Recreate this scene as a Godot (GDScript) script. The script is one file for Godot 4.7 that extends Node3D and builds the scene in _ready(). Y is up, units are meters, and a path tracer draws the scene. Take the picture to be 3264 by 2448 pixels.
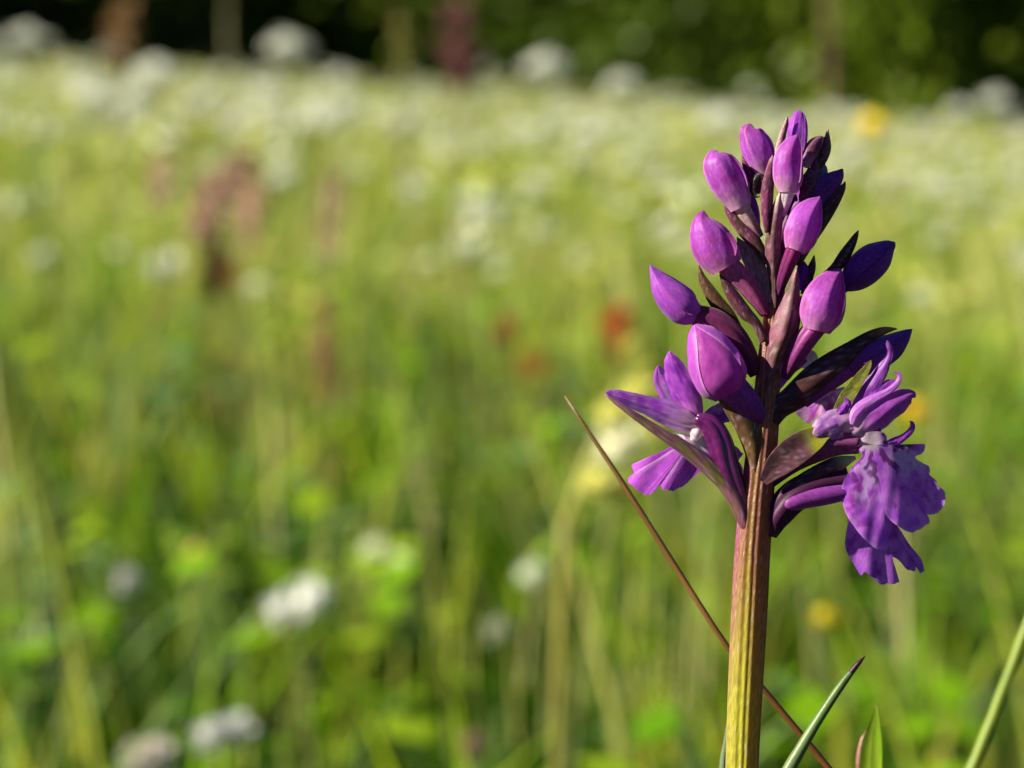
extends Node3D

# ---------------------------------------------------------------- numbers
const EYE := 0.45            # height of the lens above the ground under it
const PITCH := 8.35           # degrees the camera looks down
const FOCUS := 0.286
const FOCAL := 70.0          # on a 36 x 24 frame
const UNIT := 3.864e-5       # metres of one plotting unit of the orchid
const STEM_DROP := 0.20      # from the lower edge of the plotted part down to the soil

var rng := RandomNumberGenerator.new()
var mottle := FastNoiseLite.new()
var tilt := Basis()
var used := {}
var M := {}

func _ready() -> void:
	rng.seed = 77
	mottle.seed = 5
	mottle.frequency = 1.0
	mottle.fractal_octaves = 3
	tilt = Basis(Vector3.RIGHT, deg_to_rad(-PITCH))
	# camera
	var cam := Camera3D.new()
	cam.name = "camera"
	var at := CameraAttributesPhysical.new()
	at.frustum_focal_length = FOCAL
	at.frustum_focus_distance = FOCUS
	at.exposure_aperture = FOCAL / 4.7
	at.frustum_near = 0.02
	at.frustum_far = 200.0
	cam.attributes = at
	cam.transform = Transform3D(tilt, Vector3(0, EYE, 0))
	cam.fov = rad_to_deg(2.0 * atan(12.0 / FOCAL))
	cam.near = 0.02
	cam.far = 200.0
	add_child(cam)
	# sky, exposure
	var sm := ProceduralSkyMaterial.new()
	sm.sky_top_color = Color(0.30, 0.50, 0.86)
	sm.sky_horizon_color = Color(0.72, 0.80, 0.88)
	sm.sky_curve = 0.16
	sm.sky_energy_multiplier = 0.42
	sm.ground_bottom_color = Color(0.16, 0.2, 0.08)
	sm.ground_horizon_color = Color(0.3, 0.34, 0.2)
	sm.sun_angle_max = 20.0
	var sky := Sky.new()
	sky.sky_material = sm
	var env := Environment.new()
	env.background_mode = Environment.BG_SKY
	env.sky = sky
	env.tonemap_mode = Environment.TONE_MAPPER_LINEAR
	env.tonemap_exposure = 2.75
	env.sdfgi_enabled = true
	env.ssao_enabled = true
	env.ssil_enabled = true
	var we := WorldEnvironment.new()
	we.name = "world_environment"
	we.environment = env
	add_child(we)
	# sun: low in the left, a little in front of the flower
	var sun := DirectionalLight3D.new()
	sun.name = "sun"
	var to_sun := Vector3(-0.82, 0.50, 0.20).normalized()
	sun.basis = Basis.looking_at(-to_sun, Vector3.UP)
	sun.light_energy = 1.6
	sun.light_color = Color(1.0, 0.955, 0.875)
	sun.light_angular_distance = 0.5
	sun.shadow_enabled = true
	add_child(sun)
	make_materials()
	build_setting()
	build_orchid()
	build_near_blades()
	build_flowers()

# ---------------------------------------------------------------- helpers
func numbered(called: String) -> String:
	var n: int = used.get(called, 0)
	used[called] = n + 1
	return called if n == 0 else "%s_%03d" % [called, n]

func tag(o: Node3D, label: String, category: String, group := "") -> void:
	o.set_meta("label", label)
	o.set_meta("category", category)
	if group:
		o.set_meta("group", group)

func thing(called: String, label: String, category: String, where: Vector3, group := "") -> Node3D:
	var o := Node3D.new()
	o.name = numbered(called)
	add_child(o, true)
	o.position = where
	tag(o, label, category, group)
	return o

func part(called: String, parent: Node, mesh: Mesh, mat: Material) -> MeshInstance3D:
	var o := MeshInstance3D.new()
	o.name = called
	var names := {}
	for c in parent.get_children():
		names[String(c.name)] = true
	var k := 1
	while names.has(String(o.name)):
		o.name = "%s_%03d" % [called, k]
		k += 1
	o.mesh = mesh
	o.material_override = mat
	parent.add_child(o, true)
	return o

func group_part(called: String, parent: Node) -> Node3D:
	var o := Node3D.new()
	o.name = called
	var k := 1
	while parent.has_node(NodePath(String(o.name))):
		o.name = "%s_%03d" % [called, k]
		k += 1
	parent.add_child(o, true)
	return o

func make_noise(fr: float, kind: int, oct := 3) -> NoiseTexture2D:
	var n := FastNoiseLite.new()
	n.seed = 11
	n.noise_type = kind
	n.frequency = fr
	n.fractal_octaves = oct
	var t := NoiseTexture2D.new()
	t.width = 512
	t.height = 512
	t.seamless = true
	t.noise = n
	return t

func mat(rough: float, spec: float, back: float, bump: Texture2D = null, scale := 1.0, amount := 0.0) -> StandardMaterial3D:
	var m := StandardMaterial3D.new()
	m.vertex_color_use_as_albedo = true
	m.roughness = rough
	m.metallic_specular = spec
	m.cull_mode = BaseMaterial3D.CULL_DISABLED
	if back > 0.0:
		m.backlight_enabled = true
		m.backlight = Color(back, back, back).linear_to_srgb()
	if bump:
		m.heightmap_enabled = true
		m.heightmap_texture = bump
		m.heightmap_scale = amount
		m.uv1_triplanar = true
		m.uv1_scale = Vector3(scale, scale, scale)
	return m

func make_materials() -> void:
	var cells := make_noise(0.055, FastNoiseLite.TYPE_CELLULAR, 1)
	var soft := make_noise(0.03, FastNoiseLite.TYPE_SIMPLEX_SMOOTH, 4)
	M.petal = mat(0.44, 0.36, 1.0, cells, 170.0, 0.0020)
	M.bract = mat(0.42, 0.42, 0.60, cells, 200.0, 0.0024)
	M.stem = mat(0.40, 0.42, 0.0, cells, 150.0, 0.0034)
	M.stem.subsurf_scatter_enabled = true
	M.stem.subsurf_scatter_strength = 0.16
	M.gloss = mat(0.22, 0.6, 0.25, cells, 120.0, 0.0015)
	M.blade = mat(0.4, 0.45, 0.5, soft, 200.0, 0.002)
	M.leaf = mat(0.46, 0.32, 0.78)
	M.floret = mat(0.65, 0.3, 0.7)
	M.wood = mat(0.9, 0.2, 0.0, soft, 3.0, 0.8)
	for m in [M.petal, M.bract]:
		m.rim_enabled = true
		m.rim = 0.5 if m == M.petal else 0.2
		m.rim_tint = 0.6
	M.soil = mat(0.95, 0.2, 0.0, soft, 2.0, 1.0)

static func lin(r: float, g: float, b: float) -> Color:
	return Color(r, g, b)

func spline(p: Array, t: float) -> Vector4:
	var n := p.size() - 1
	var f := clampf(t, 0.0, 1.0) * n
	var i := mini(int(f), n - 1)
	var k := f - i
	var a: Vector4 = p[i - 1] if i > 0 else p[0] * 2.0 - p[1]
	var b: Vector4 = p[i]
	var c: Vector4 = p[i + 1]
	var d: Vector4 = p[i + 2] if i + 2 <= n else p[n] * 2.0 - p[n - 1]
	var v: Vector4 = 0.5 * (2.0 * b + (c - a) * k + (2.0 * a - 5.0 * b + 4.0 * c - d) * k * k + (3.0 * b - a - 3.0 * c + d) * k * k * k)
	v.w = maxf(v.w, 0.0)
	return v

# plotting frames: [x offset, y offset, scale] of five plotting sheets of the spike
const SHEET := [[0.0, 0.0, 1.0], [259.2, 0.0, 0.37493], [103.7, 487.2, 0.37493], [0.0, 881.2, 0.2812], [570.2, 694.6, 0.2812], [725.7, 1005.6, 0.37506]]

# rows of x, y, width and one depth (or a depth per row) -> points of the plant in metres, w = full width
func plot(sheet: int, rows: Array, d0: float, d1 := INF) -> Array:
	var s: Array = SHEET[sheet]
	var out := []
	for i in rows.size():
		var r: Array = rows[i]
		var t := float(i) / (rows.size() - 1)
		var d: float = r[3] if r.size() > 3 else lerpf(d0, d1 if d1 != INF else d0, t)
		var q := spot(s[0] + r[0] * s[2], s[1] + r[1] * s[2], d)
		out.append(Vector4(q.x, q.y, q.z, r[2] * s[2] * UNIT))
	return out

func spot(x: float, y: float, d: float) -> Vector3:
	return Vector3((x - 482.0) * UNIT, (2195.0 - y) * UNIT + STEM_DROP, d * UNIT)

# sweeps a cross-section along a path; shape(t, u) gives (side, towards the viewer) in half widths, u runs 0..1
func sweep(pts: Array, rows: int, cols: int, closed: bool, shape: Callable, colour: Callable, roll := 0.0) -> ArrayMesh:
	var st := SurfaceTool.new()
	st.begin(Mesh.PRIMITIVE_TRIANGLES)
	st.set_smooth_group(0)
	var n := cols if closed else cols + 1
	for i in rows + 1:
		var t := float(i) / rows
		var p := spline(pts, t)
		var a := spline(pts, maxf(t - 0.01, 0.0))
		var b := spline(pts, minf(t + 0.01, 1.0))
		var tan := Vector3(b.x - a.x, b.y - a.y, b.z - a.z).normalized()
		var side := tan.cross(Vector3.BACK).normalized()
		var nor := side.cross(tan).normalized()
		if roll != 0.0:
			side = side.rotated(tan, roll)
			nor = nor.rotated(tan, roll)
		for k in n:
			var u := float(k) / cols
			var o: Vector2 = shape.call(t, u)
			var v := Vector3(p.x, p.y, p.z) + (side * o.x + nor * o.y) * p.w * 0.5
			st.set_color(colour.call(t, u, v))
			st.add_vertex(v)
	for i in rows:
		for k in cols:
			var k2 := (k + 1) % n if closed else k + 1
			for id in [i * n + k, i * n + k2, (i + 1) * n + k, i * n + k2, (i + 1) * n + k2, (i + 1) * n + k]:
				st.add_index(id)
	if closed:
		for e in 2:
			var i := 0 if e == 0 else rows
			var q := spline(pts, float(e))
			st.set_color(colour.call(float(e), 0.0, Vector3(q.x, q.y, q.z)))
			st.add_vertex(Vector3(q.x, q.y, q.z))
			for k in cols:
				var k2 := (k + 1) % cols
				var c := (rows + 1) * n + e
				if e == 0:
					for id in [c, i * n + k2, i * n + k]: st.add_index(id)
				else:
					for id in [c, i * n + k, i * n + k2]: st.add_index(id)
	st.generate_normals()
	return st.commit()

# mottled mix of two colours; fine is the size of the mottling in metres
func blend(a: Color, b: Color, v: Vector3, fine: float, bias := 0.0, hard := 1.6) -> Color:
	return a.lerp(b, clampf(mottle.get_noise_3dv(v / fine) * hard + 0.5 + bias, 0.0, 1.0))

# a round thing: stalks, ovaries, spurs
func rod(pts: Array, ca: Color, cb: Color, ridges := 0, depth := 1.0, twist := 0.0, grain := 0.0006, rise := 0.06) -> ArrayMesh:
	var shape := func(t: float, u: float) -> Vector2:
		var a := u * TAU
		var r := 1.0
		if ridges > 0:
			r += rise * (absf(sin(0.5 * ridges * a + twist * t)) * 2.0 - 1.0)
		return Vector2(cos(a) * r, sin(a) * depth * r)
	var col := func(t: float, u: float, v: Vector3) -> Color:
		var c := ca.lerp(cb, t)
		return blend(c * 0.8, c * 1.25, v, grain)
	return sweep(pts, 28, 28 if ridges < 5 else 56, true, shape, col)

# a folded, pointed leaf with a keel: closed and as thick as a bract is
func bract_mesh(pts: Array, ca: Color, cb: Color, keel := 0.55, roll := 0.0, tip := Color(-1, 0, 0), tip_from := 0.72) -> ArrayMesh:
	var shape := func(t: float, u: float) -> Vector2:
		var a := u * TAU
		var x := cos(a)
		var th := 0.07 + 0.09 * (1.0 - x * x)
		return Vector2(x, keel * (1.0 - pow(absf(x), 1.35)) - keel * 0.45 + sin(a) * th)
	var col := func(t: float, u: float, v: Vector3) -> Color:
		var x := cos(u * TAU)
		var c := blend(ca, cb, Vector3(v.x, v.y * 0.45, v.z), 0.0020, 0.15 - 0.35 * absf(x) - 0.15 * t) * 0.85
		c = blend(c * 0.62, c * 1.2, v, 0.00022)
		if tip.r >= 0.0:
			c = c.lerp(tip, smoothstep(tip_from, tip_from + 0.2, t))
		c = c.lerp(Color(0.46, 0.34, 0.40), 0.38 * smoothstep(0.22, 0.48, mottle.get_noise_3dv(v / 0.00007)))
		return c
	return sweep(pts, 30, 28, true, shape, col, roll)

# an open petal; cup > 0 bulges to the viewer
func petal_mesh(pts: Array, ca: Color, cb: Color, cup := 0.3, roll := 0.0, vein := 0.0, base := Color(-1, 0, 0), ruffle := 0.055) -> ArrayMesh:
	var seedy := rng.randf() * 40.0
	var shape := func(t: float, u: float) -> Vector2:
		var x := u * 2.0 - 1.0
		var w := mottle.get_noise_3d(t * 2.4 + seedy, x * 1.2, 0.0)
		return Vector2(x * (1.0 + ruffle * 2.0 * mottle.get_noise_2d(t * 6.0 + seedy, signf(x) * 9.0)), cup * (1.0 - x * x) - cup * 0.4 + ruffle * 3.0 * w + 0.03 * exp(-pow(x / 0.14, 2.0)))
	var col := func(t: float, u: float, v: Vector3) -> Color:
		var x := u * 2.0 - 1.0
		var c := blend(ca, cb, v, 0.0016, 0.25 - 0.5 * absf(x))
		if vein > 0.0:
			c = c.lerp(cb * 0.5, vein * smoothstep(0.55, 0.9, absf(sin(x * 7.0 + mottle.get_noise_2d(t * 2.0, x) * 2.0))))
		if base.r >= 0.0:
			c = base.lerp(c, smoothstep(0.02, 0.38, t))
		return blend(c * 0.88, c * 1.12, v, 0.00025)
	return sweep(pts, 30, 16, false, shape, col, roll)

# a closed bud of three sepals that overlap in a whorl round its axis
func bud(parent: Node3D, pts: Array, turn: float, ca: Color, cb: Color, pale: Color, depth := 0.92, keel := 0.085) -> Node3D:
	var b := group_part("flower_bud", parent)
	for s in 3:
		var mid := turn + s * TAU / 3.0
		var sw := rng.randf() * 30.0
		var shape := func(t: float, u: float) -> Vector2:
			var x := u * 2.0 - 1.0
			var a := mid + x * 1.25
			var r := 0.98 + 0.095 * x * smoothstep(0.0, 0.25, t) + keel * exp(-pow(x / 0.16, 2.0)) * smoothstep(0.15, 0.8, t)
			r -= 0.05 * exp(-pow((absf(x) - 0.42) / 0.2, 2.0)) * smoothstep(0.2, 0.6, t)
			r += 0.035 * mottle.get_noise_2d(t * 2.2 + sw, x * 1.3)
			r *= 0.93 * (1.0 + 0.06 * smoothstep(0.8, 1.0, x) * sin(PI * t))
			return Vector2(cos(a) * r, sin(a) * r * depth)
		var col := func(t: float, u: float, v: Vector3) -> Color:
			var x := u * 2.0 - 1.0
			var c := blend(ca, cb, v, 0.0034, 0.2 * absf(x) - 0.2, 1.2)
			c = c.lerp(cb, 0.55 * smoothstep(0.7, 1.0, t))
			c = pale.lerp(c, clampf(smoothstep(-0.05, 0.38, t) + 0.25 * mottle.get_noise_3dv(v / 0.001), 0.0, 1.0))
			c = c.lerp(pale, 0.55 * smoothstep(0.84, 1.0, x))
			c = c.lerp(cb * 0.7, 0.5 * smoothstep(-0.62, -0.8, x))
			c = c.lerp(cb * 0.75, 0.28 * smoothstep(0.6, 0.95, absf(sin(x * 5.5 + 0.6))) * smoothstep(0.1, 0.4, t))
			c = c.lerp(cb * 0.55, 0.30 * smoothstep(0.82, 0.98, absf(sin(x * 13.0 + 1.5 * mottle.get_noise_2d(t * 3.0, x)))) * smoothstep(0.02, 0.2, t))
			c = c.lerp(Color(0.72, 0.52, 0.74), 0.14 * smoothstep(0.25, 0.5, mottle.get_noise_3dv(v / 0.00010)))
			return blend(c * 0.92, c * 1.08, v, 0.0006)
		part("sepal", b, sweep(pts, 44, 30, false, shape, col), M.petal)
	return b

# one more open bud: sepals given by the angles of their edges, at the base and at the tip
func loose_bud(parent: Node3D, pts: Array, sepals: Array, depth: float) -> Node3D:
	var b := group_part("flower_bud", parent)
	for s in sepals:
		var sw := rng.randf() * 30.0
		var shape := func(t: float, u: float) -> Vector2:
			var a := lerpf(lerpf(s[0], s[1], t), lerpf(s[2], s[3], t), u)
			var r: float = s[4] * (1.0 + 0.04 * mottle.get_noise_2d(t * 2.2 + sw, u * 2.0))
			r += 0.014 * (smoothstep(0.12, 0.0, u) + smoothstep(0.88, 1.0, u)) * sin(PI * t) * signf(s[4] - 0.95)
			return Vector2(cos(a) * r, sin(a) * r * depth)
		var col := func(t: float, u: float, v: Vector3) -> Color:
			var ca: Color = s[5]
			var c := blend(ca, s[6], v, 0.0024)
			c = c.lerp(Color(0.66, 0.44, 0.66), 0.65 * (smoothstep(0.07, 0.0, u) + smoothstep(0.93, 1.0, u)) * float(s[4] > 0.95))
			c = c.lerp(MAG * 0.6, 0.5 * smoothstep(0.25, 0.05, t))
			c = c.lerp(ca * 0.6, 0.25 * smoothstep(0.5, 0.95, absf(sin(u * 9.0))))
			return blend(c * 0.88, c * 1.12, v, 0.00028)
		part("sepal", b, sweep(pts, 34, 24, false, shape, col), M.petal)
	return b

# a lip or another lobed sheet: rays from its throat to an outline; rows of x, y
func lobed(sheet: int, throat: Vector2, outline: Array, depth: Callable, colour: Callable, rays: int, rings: int, wave := 0.012) -> ArrayMesh:
	var s: Array = SHEET[sheet]
	var rim := []
	for r in outline:
		rim.append(Vector4(r[0], r[1], 0, 0))
	var st := SurfaceTool.new()
	st.begin(Mesh.PRIMITIVE_TRIANGLES)
	st.set_smooth_group(0)
	for i in rays + 1:
		var u := float(i) / rays
		var e := spline(rim, u)
		var k := 1.0 + wave * lerpf(0.25, 1.6, smoothstep(0.25, 0.5, u)) * (mottle.get_noise_2d(u * 34.0, 3.0) + 0.6 * mottle.get_noise_2d(u * 90.0, 8.0))
		var q := throat + (Vector2(e.x, e.y) - throat) * k
		for j in rings + 1:
			var v := 0.002 + 0.998 * float(j) / rings
			var p := throat.lerp(q, v)
			var x: float = s[0] + p.x * s[2]
			var y: float = s[1] + p.y * s[2]
			var w := spot(x, y, depth.call(u, v, x, y))
			st.set_color(colour.call(u, v, w))
			st.add_vertex(w)
	for i in rays:
		for j in rings:
			var a := i * (rings + 1) + j
			var b := a + rings + 1
			for id in [a, b, a + 1, b, b + 1, a + 1]:
				st.add_index(id)
	st.generate_normals()
	return st.commit()

# ---------------------------------------------------------------- the orchid
var PUR := Color(0.47, 0.085, 0.62)
var VIO := Color(0.27, 0.036, 0.48)
var MAG := Color(0.36, 0.038, 0.36)
var PALE := Color(0.66, 0.40, 0.58)
var WHITE := Color(0.74, 0.62, 0.70)
var DARK := Color(0.110, 0.014, 0.095)
var BRP := Color(0.175, 0.026, 0.095)
var BRG := Color(0.090, 0.042, 0.024)
var BRD := Color(0.095, 0.018, 0.042)

func build_orchid() -> void:
	var foot := plant_foot()
	var o := thing("marsh_orchid", "purple orchid spike in sharp focus, closed buds above opening flowers on a ridged brown stem", "orchid", foot)
	o.basis = tilt
	# stem
	var sp := []
	sp.append_array(plot(0, [[430, 2195 + 1.06 * STEM_DROP / UNIT, 124], [440, 5600, 120], [458, 3900, 116], [470, 2900, 112], [476, 2480, 110], [482, 2195, 109], [492, 1950, 114], [507, 1659, 119], [515, 1500, 117], [527, 1340, 112], [541, 1200, 104], [556, 1060, 94], [564, 950, 84], [573, 830, 74], [586, 700, 64], [598, 560, 56], [610, 420, 46], [628, 280, 36], [648, 150, 22]], 0.0))
	var shape := func(t: float, u: float) -> Vector2:
		var a := u * TAU
		var r := 1.0 + 0.022 * sin(a * 9.0 + 0.7) + 0.024 * sin(a * 17.0 + 2.0 + t * 3.0)
		r += 0.05 * exp(-pow((a - 1.75) / 0.10, 2.0)) + 0.04 * exp(-pow((a - 1.42) / 0.08, 2.0))
		return Vector2(cos(a) * r, sin(a) * r)
	var col := func(_t: float, u: float, v: Vector3) -> Color:
		var a := u * TAU
		var y := 2195.0 - (v.y - STEM_DROP) / UNIT
		var k := smoothstep(1250.0, 2080.0, y)
		var c := Color(0.135, 0.062, 0.016).lerp(Color(0.22, 0.225, 0.014), k)
		var stripe := smoothstep(0.1, 0.9, sin(a * 9.0 + 0.7 + 0.5 * mottle.get_noise_1d(y * 0.01)))
		c = c.lerp(Color(0.15, 0.04, 0.06), stripe * lerpf(0.55, 0.14, k))
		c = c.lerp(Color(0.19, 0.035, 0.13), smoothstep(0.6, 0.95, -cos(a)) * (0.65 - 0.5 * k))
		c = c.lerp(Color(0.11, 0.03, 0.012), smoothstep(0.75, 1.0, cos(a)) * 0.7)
		c = blend(c * 0.75, c * 1.25, Vector3(v.x, v.y * 0.3, v.z), 0.00035)
		return c.lerp(Color(0.50, 0.36, 0.40), 0.5 * smoothstep(0.30, 0.5, mottle.get_noise_3dv(v / 0.00016)) * smoothstep(0.2, 0.9, sin(a * 17.0 + 2.0)))
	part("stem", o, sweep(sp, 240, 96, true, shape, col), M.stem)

	# ---- buds of the upper spike, with stalks and bracts
	var b: Node3D
	bud(o, plot(1, [[1060, 520, 100], [1075, 400, 170], [1085, 270, 184], [1090, 160, 158], [1096, 92, 96], [1098, 58, 16]], 5), 2.2, PUR, VIO, PALE)
	part("bract", o, bract_mesh(plot(1, [[870, 560, 60], [905, 430, 74], [940, 290, 62], [970, 190, 44], [984, 126, 10]], 40), Color(0.32, 0.13, 0.18), BRP, 0.4), M.bract)
	b = bud(o, plot(1, [[810, 640, 130], [775, 530, 240], [725, 410, 280], [682, 310, 250], [652, 235, 165], [660, 178, 26]], 10), 0.9, PUR, MAG, PALE)
	part("bract", o, bract_mesh(plot(1, [[770, 780, 80], [705, 670, 110], [645, 565, 84], [612, 490, 44], [598, 445, 10]], 0), Color(0.24, 0.08, 0.10), BRP, 0.4), M.bract)
	bud(o, plot(1, [[750, 1130, 40], [710, 960, 92], [668, 810, 84], [636, 700, 56], [622, 645, 10]], -25), 1.0, PUR, VIO, PUR)
	b = bud(o, plot(1, [[975, 800, 180], [975, 715, 255], [978, 600, 272], [992, 485, 255], [1022, 385, 180], [1046, 325, 88], [1056, 294, 14]], 78), -0.38, PUR, MAG, PALE)
	part("ovary", b, rod(plot(1, [[930, 1000, 60], [955, 900, 84], [975, 790, 120]], 50, 78), PALE * 0.5, WHITE, 6), M.petal)
	part("bract", o, bract_mesh(plot(1, [[800, 1150, 50], [795, 960, 108], [800, 790, 118], [818, 650, 98], [834, 540, 62], [840, 478, 12]], 66, 84), BRP * 1.3, BRD, 0.5, 0.25, Color(0.34, 0.20, 0.24)), M.bract)
	b = bud(o, plot(1, [[575, 930, 215], [530, 815, 300], [470, 700, 342], [408, 585, 336], [366, 500, 270], [350, 448, 150], [354, 418, 24]], 32), -0.5, PUR, MAG, PALE)
	part("ovary", b, rod(plot(1, [[745, 1180, 80], [690, 1095, 112], [635, 1010, 130], [570, 900, 150]], 18, 32), Color(0.42, 0.12, 0.26), Color(0.70, 0.55, 0.50), 6), M.petal)
	part("bract", o, bract_mesh(plot(1, [[800, 1420, 40], [735, 1280, 100], [640, 1160, 132], [545, 1050, 110], [470, 960, 66], [430, 902, 8]], 36), BRP * 1.2, BRG, 0.5, -0.2), M.bract)
	b = bud(o, plot(1, [[450, 1450, 320], [395, 1350, 384], [325, 1225, 384], [264, 1105, 290], [238, 1020, 160], [246, 948, 20]], 38), -0.3, PUR * 0.92, MAG, Color(0.55, 0.18, 0.44))
	part("ovary", b, rod(plot(1, [[800, 1860, 90], [720, 1720, 150], [610, 1580, 180], [510, 1480, 200], [430, 1400, 190]], 20, 38), Color(0.30, 0.03, 0.16), Color(0.50, 0.14, 0.36), 6), M.petal)
	part("bract", o, bract_mesh(plot(2, [[1200, 800, 90], [1120, 640, 84], [1020, 545, 124], [930, 420, 118], [860, 310, 84], [800, 208, 8]], 42, 50), BRP, BRG, 0.5, -0.2), M.bract)
	part("bract", o, bract_mesh(plot(1, [[820, 1760, 70], [755, 1540, 150], [670, 1370, 160], [595, 1260, 96], [548, 1178, 8]], 26, 10), Color(0.42, 0.20, 0.26), Color(0.26, 0.07, 0.12), -0.4), M.bract)
	b = bud(o, plot(2, [[610, 570, 190], [515, 515, 316], [415, 430, 330], [322, 325, 262], [258, 230, 150], [216, 160, 60], [199, 120, 8]], 16), 0.55, PUR, VIO, Color(0.42, 0.10, 0.46))
	part("ovary", b, rod(plot(2, [[1130, 1090, 110], [1050, 930, 190], [930, 760, 236], [770, 625, 226], [600, 565, 190]], 5, 14), Color(0.14, 0.014, 0.07), Color(0.20, 0.025, 0.13), 6, 0.9), M.petal)
	part("bract", o, bract_mesh(plot(2, [[1010, 720, 60], [890, 580, 146], [795, 455, 136], [720, 340, 112], [664, 232, 70], [634, 116, 10]], -26), Color(0.14, 0.07, 0.03), BRG, 0.4, -0.3), M.bract)
	b = loose_bud(o, plot(2, [[880, 1260, 290], [822, 1150, 476], [752, 1000, 490], [694, 870, 410], [644, 775, 310], [604, 706, 200], [578, 652, 40]], 74), [[0.30, 1.25, 2.8, 2.05, 0.949, Color(0.44, 0.07, 0.42), MAG], [-1.5, -1.2, 0.45, 1.55, 1.0, PUR, Color(0.40, 0.08, 0.50)], [2.55, 1.75, 4.4, 4.2, 0.972, PUR * 1.08, Color(0.50, 0.10, 0.54)], [3.9, 3.9, 5.4, 5.4, 0.9, PUR, VIO]], 0.8)
	part("ovary", b, rod(plot(2, [[1180, 1500, 80], [1110, 1420, 200], [1010, 1310, 256], [890, 1190, 280]], 34, 60), Color(0.20, 0.02, 0.24), Color(0.36, 0.06, 0.42), 6, 0.8), M.petal)
	part("bract", o, bract_mesh(plot(0, [[522, 1215, 36], [514, 1130, 70], [492, 1070, 76], [452, 1014, 62], [412, 972, 34], [385, 948, 6]], 40, 66), Color(0.14, 0.08, 0.02), BRG, 0.5, -0.2), M.bract)
	# the long lit bract in the middle and the one above it
	part("bract", o, bract_mesh(plot(2, [[1215, 1330, 70], [1250, 1080, 110], [1302, 900, 180], [1358, 735, 244], [1402, 570, 222], [1430, 405, 140], [1450, 270, 88], [1466, 160, 10]], 36, 84), Color(0.27, 0.075, 0.15), BRG * 1.2, 0.75, 0.0), M.bract)
	part("bract", o, bract_mesh(plot(1, [[885, 1800, 60], [866, 1560, 92], [854, 1360, 136], [854, 1205, 136], [872, 1050, 126], [890, 905, 84], [906, 793, 10]], 36, 80), Color(0.20, 0.07, 0.12), BRG, 0.7, 0.0, Color(0.36, 0.26, 0.24)), M.bract)
	b = bud(o, plot(1, [[1030, 1310, 200], [1062, 1225, 300], [1102, 1110, 326], [1144, 1005, 290], [1194, 922, 190], [1232, 868, 84], [1250, 836, 8]], 88), 1.5, PUR * 1.1, MAG, Color(0.62, 0.22, 0.54), 0.92, 0.17)
	part("ovary", b, rod(plot(1, [[900, 1700, 60], [955, 1500, 116], [1030, 1290, 140]], 30, 80), DARK, Color(0.26, 0.02, 0.16), 6), M.petal)
	b = bud(o, plot(2, [[1645, 710, 260], [1668, 605, 384], [1704, 480, 410], [1744, 365, 356], [1794, 262, 236], [1832, 202, 116], [1852, 162, 14]], 64), 1.6, PUR, MAG, Color(0.60, 0.24, 0.54), 0.92, 0.16)
	part("ovary", b, rod(plot(2, [[1380, 1120, 80], [1450, 960, 160], [1540, 800, 190], [1645, 660, 190]], 20, 60), Color(0.16, 0.014, 0.12), Color(0.36, 0.05, 0.30), 6), M.petal)
	part("petal", b, petal_mesh(plot(4, [[350, 470, 60], [420, 390, 96], [500, 300, 100], [560, 235, 66], [592, 202, 8]], 20), PUR, VIO, 0.3), M.petal)
	b = bud(o, plot(1, [[1000, 1010, 130], [1130, 890, 236], [1262, 780, 250], [1372, 696, 196], [1444, 628, 116], [1482, 574, 16]], -2), 0.3, VIO, Color(0.20, 0.03, 0.26), MAG * 0.5)
	part("ovary", b, rod(plot(1, [[880, 1480, 80], [920, 1240, 150], [1010, 1000, 180]], 10, 0), DARK, DARK, 6), M.petal)
	part("bract", o, bract_mesh(plot(1, [[1060, 1420, 110], [1185, 1200, 140], [1300, 1020, 150], [1402, 862, 126], [1474, 752, 70], [1502, 688, 8]], 12), BRD, Color(0.09, 0.05, 0.03), 0.5, 0.3), M.bract)
	b = bud(o, plot(1, [[1500, 1600, 150], [1590, 1535, 280], [1700, 1440, 330], [1804, 1340, 288], [1884, 1266, 160], [1930, 1234, 76], [1950, 1216, 8]], -16), 0.2, VIO, Color(0.22, 0.03, 0.36), VIO * 0.7)
	part("ovary", b, rod(plot(1, [[900, 1900, 90], [1200, 1720, 130], [1500, 1590, 150]], -20), DARK, VIO * 0.5, 6), M.petal)
	part("bract", o, bract_mesh(plot(1, [[1180, 1640, 50], [1340, 1510, 70], [1436, 1436, 104], [1504, 1340, 114], [1564, 1240, 86], [1602, 1164, 50], [1624, 1114, 8]], -8), BRD, Color(0.07, 0.05, 0.02), 0.5, 0.2), M.bract)
	# the small crowded buds at the top right
	part("bract", o, bract_mesh(plot(1, [[1210, 660, 60], [1285, 500, 124], [1332, 390, 116], [1350, 295, 54], [1352, 212, 6]], -6), Color(0.24, 0.08, 0.11), BRD, 0.5, 0.2, Color(0.50, 0.24, 0.27)), M.bract)
	bud(o, plot(1, [[1140, 560, 90], [1185, 450, 146], [1232, 370, 140], [1284, 314, 70], [1312, 298, 8]], 14), 0.8, Color(0.34, 0.12, 0.26), Color(0.16, 0.03, 0.10), PALE * 0.8)
	part("bract", o, bract_mesh(plot(1, [[1150, 880, 90], [1165, 740, 150], [1180, 640, 116], [1172, 570, 14]], 34), BRP, BRD, 0.5), M.bract)
	part("bract", o, bract_mesh(plot(1, [[1230, 860, 80], [1236, 730, 130], [1226, 600, 100], [1250, 480, 10]], 20), BRP, BRD, 0.5), M.bract)
	bud(o, plot(1, [[1290, 730, 80], [1308, 640, 92], [1312, 560, 74], [1302, 512, 8]], -20), 1.0, Color(0.36, 0.28, 0.40), Color(0.26, 0.18, 0.30), PALE * 0.6)
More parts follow.
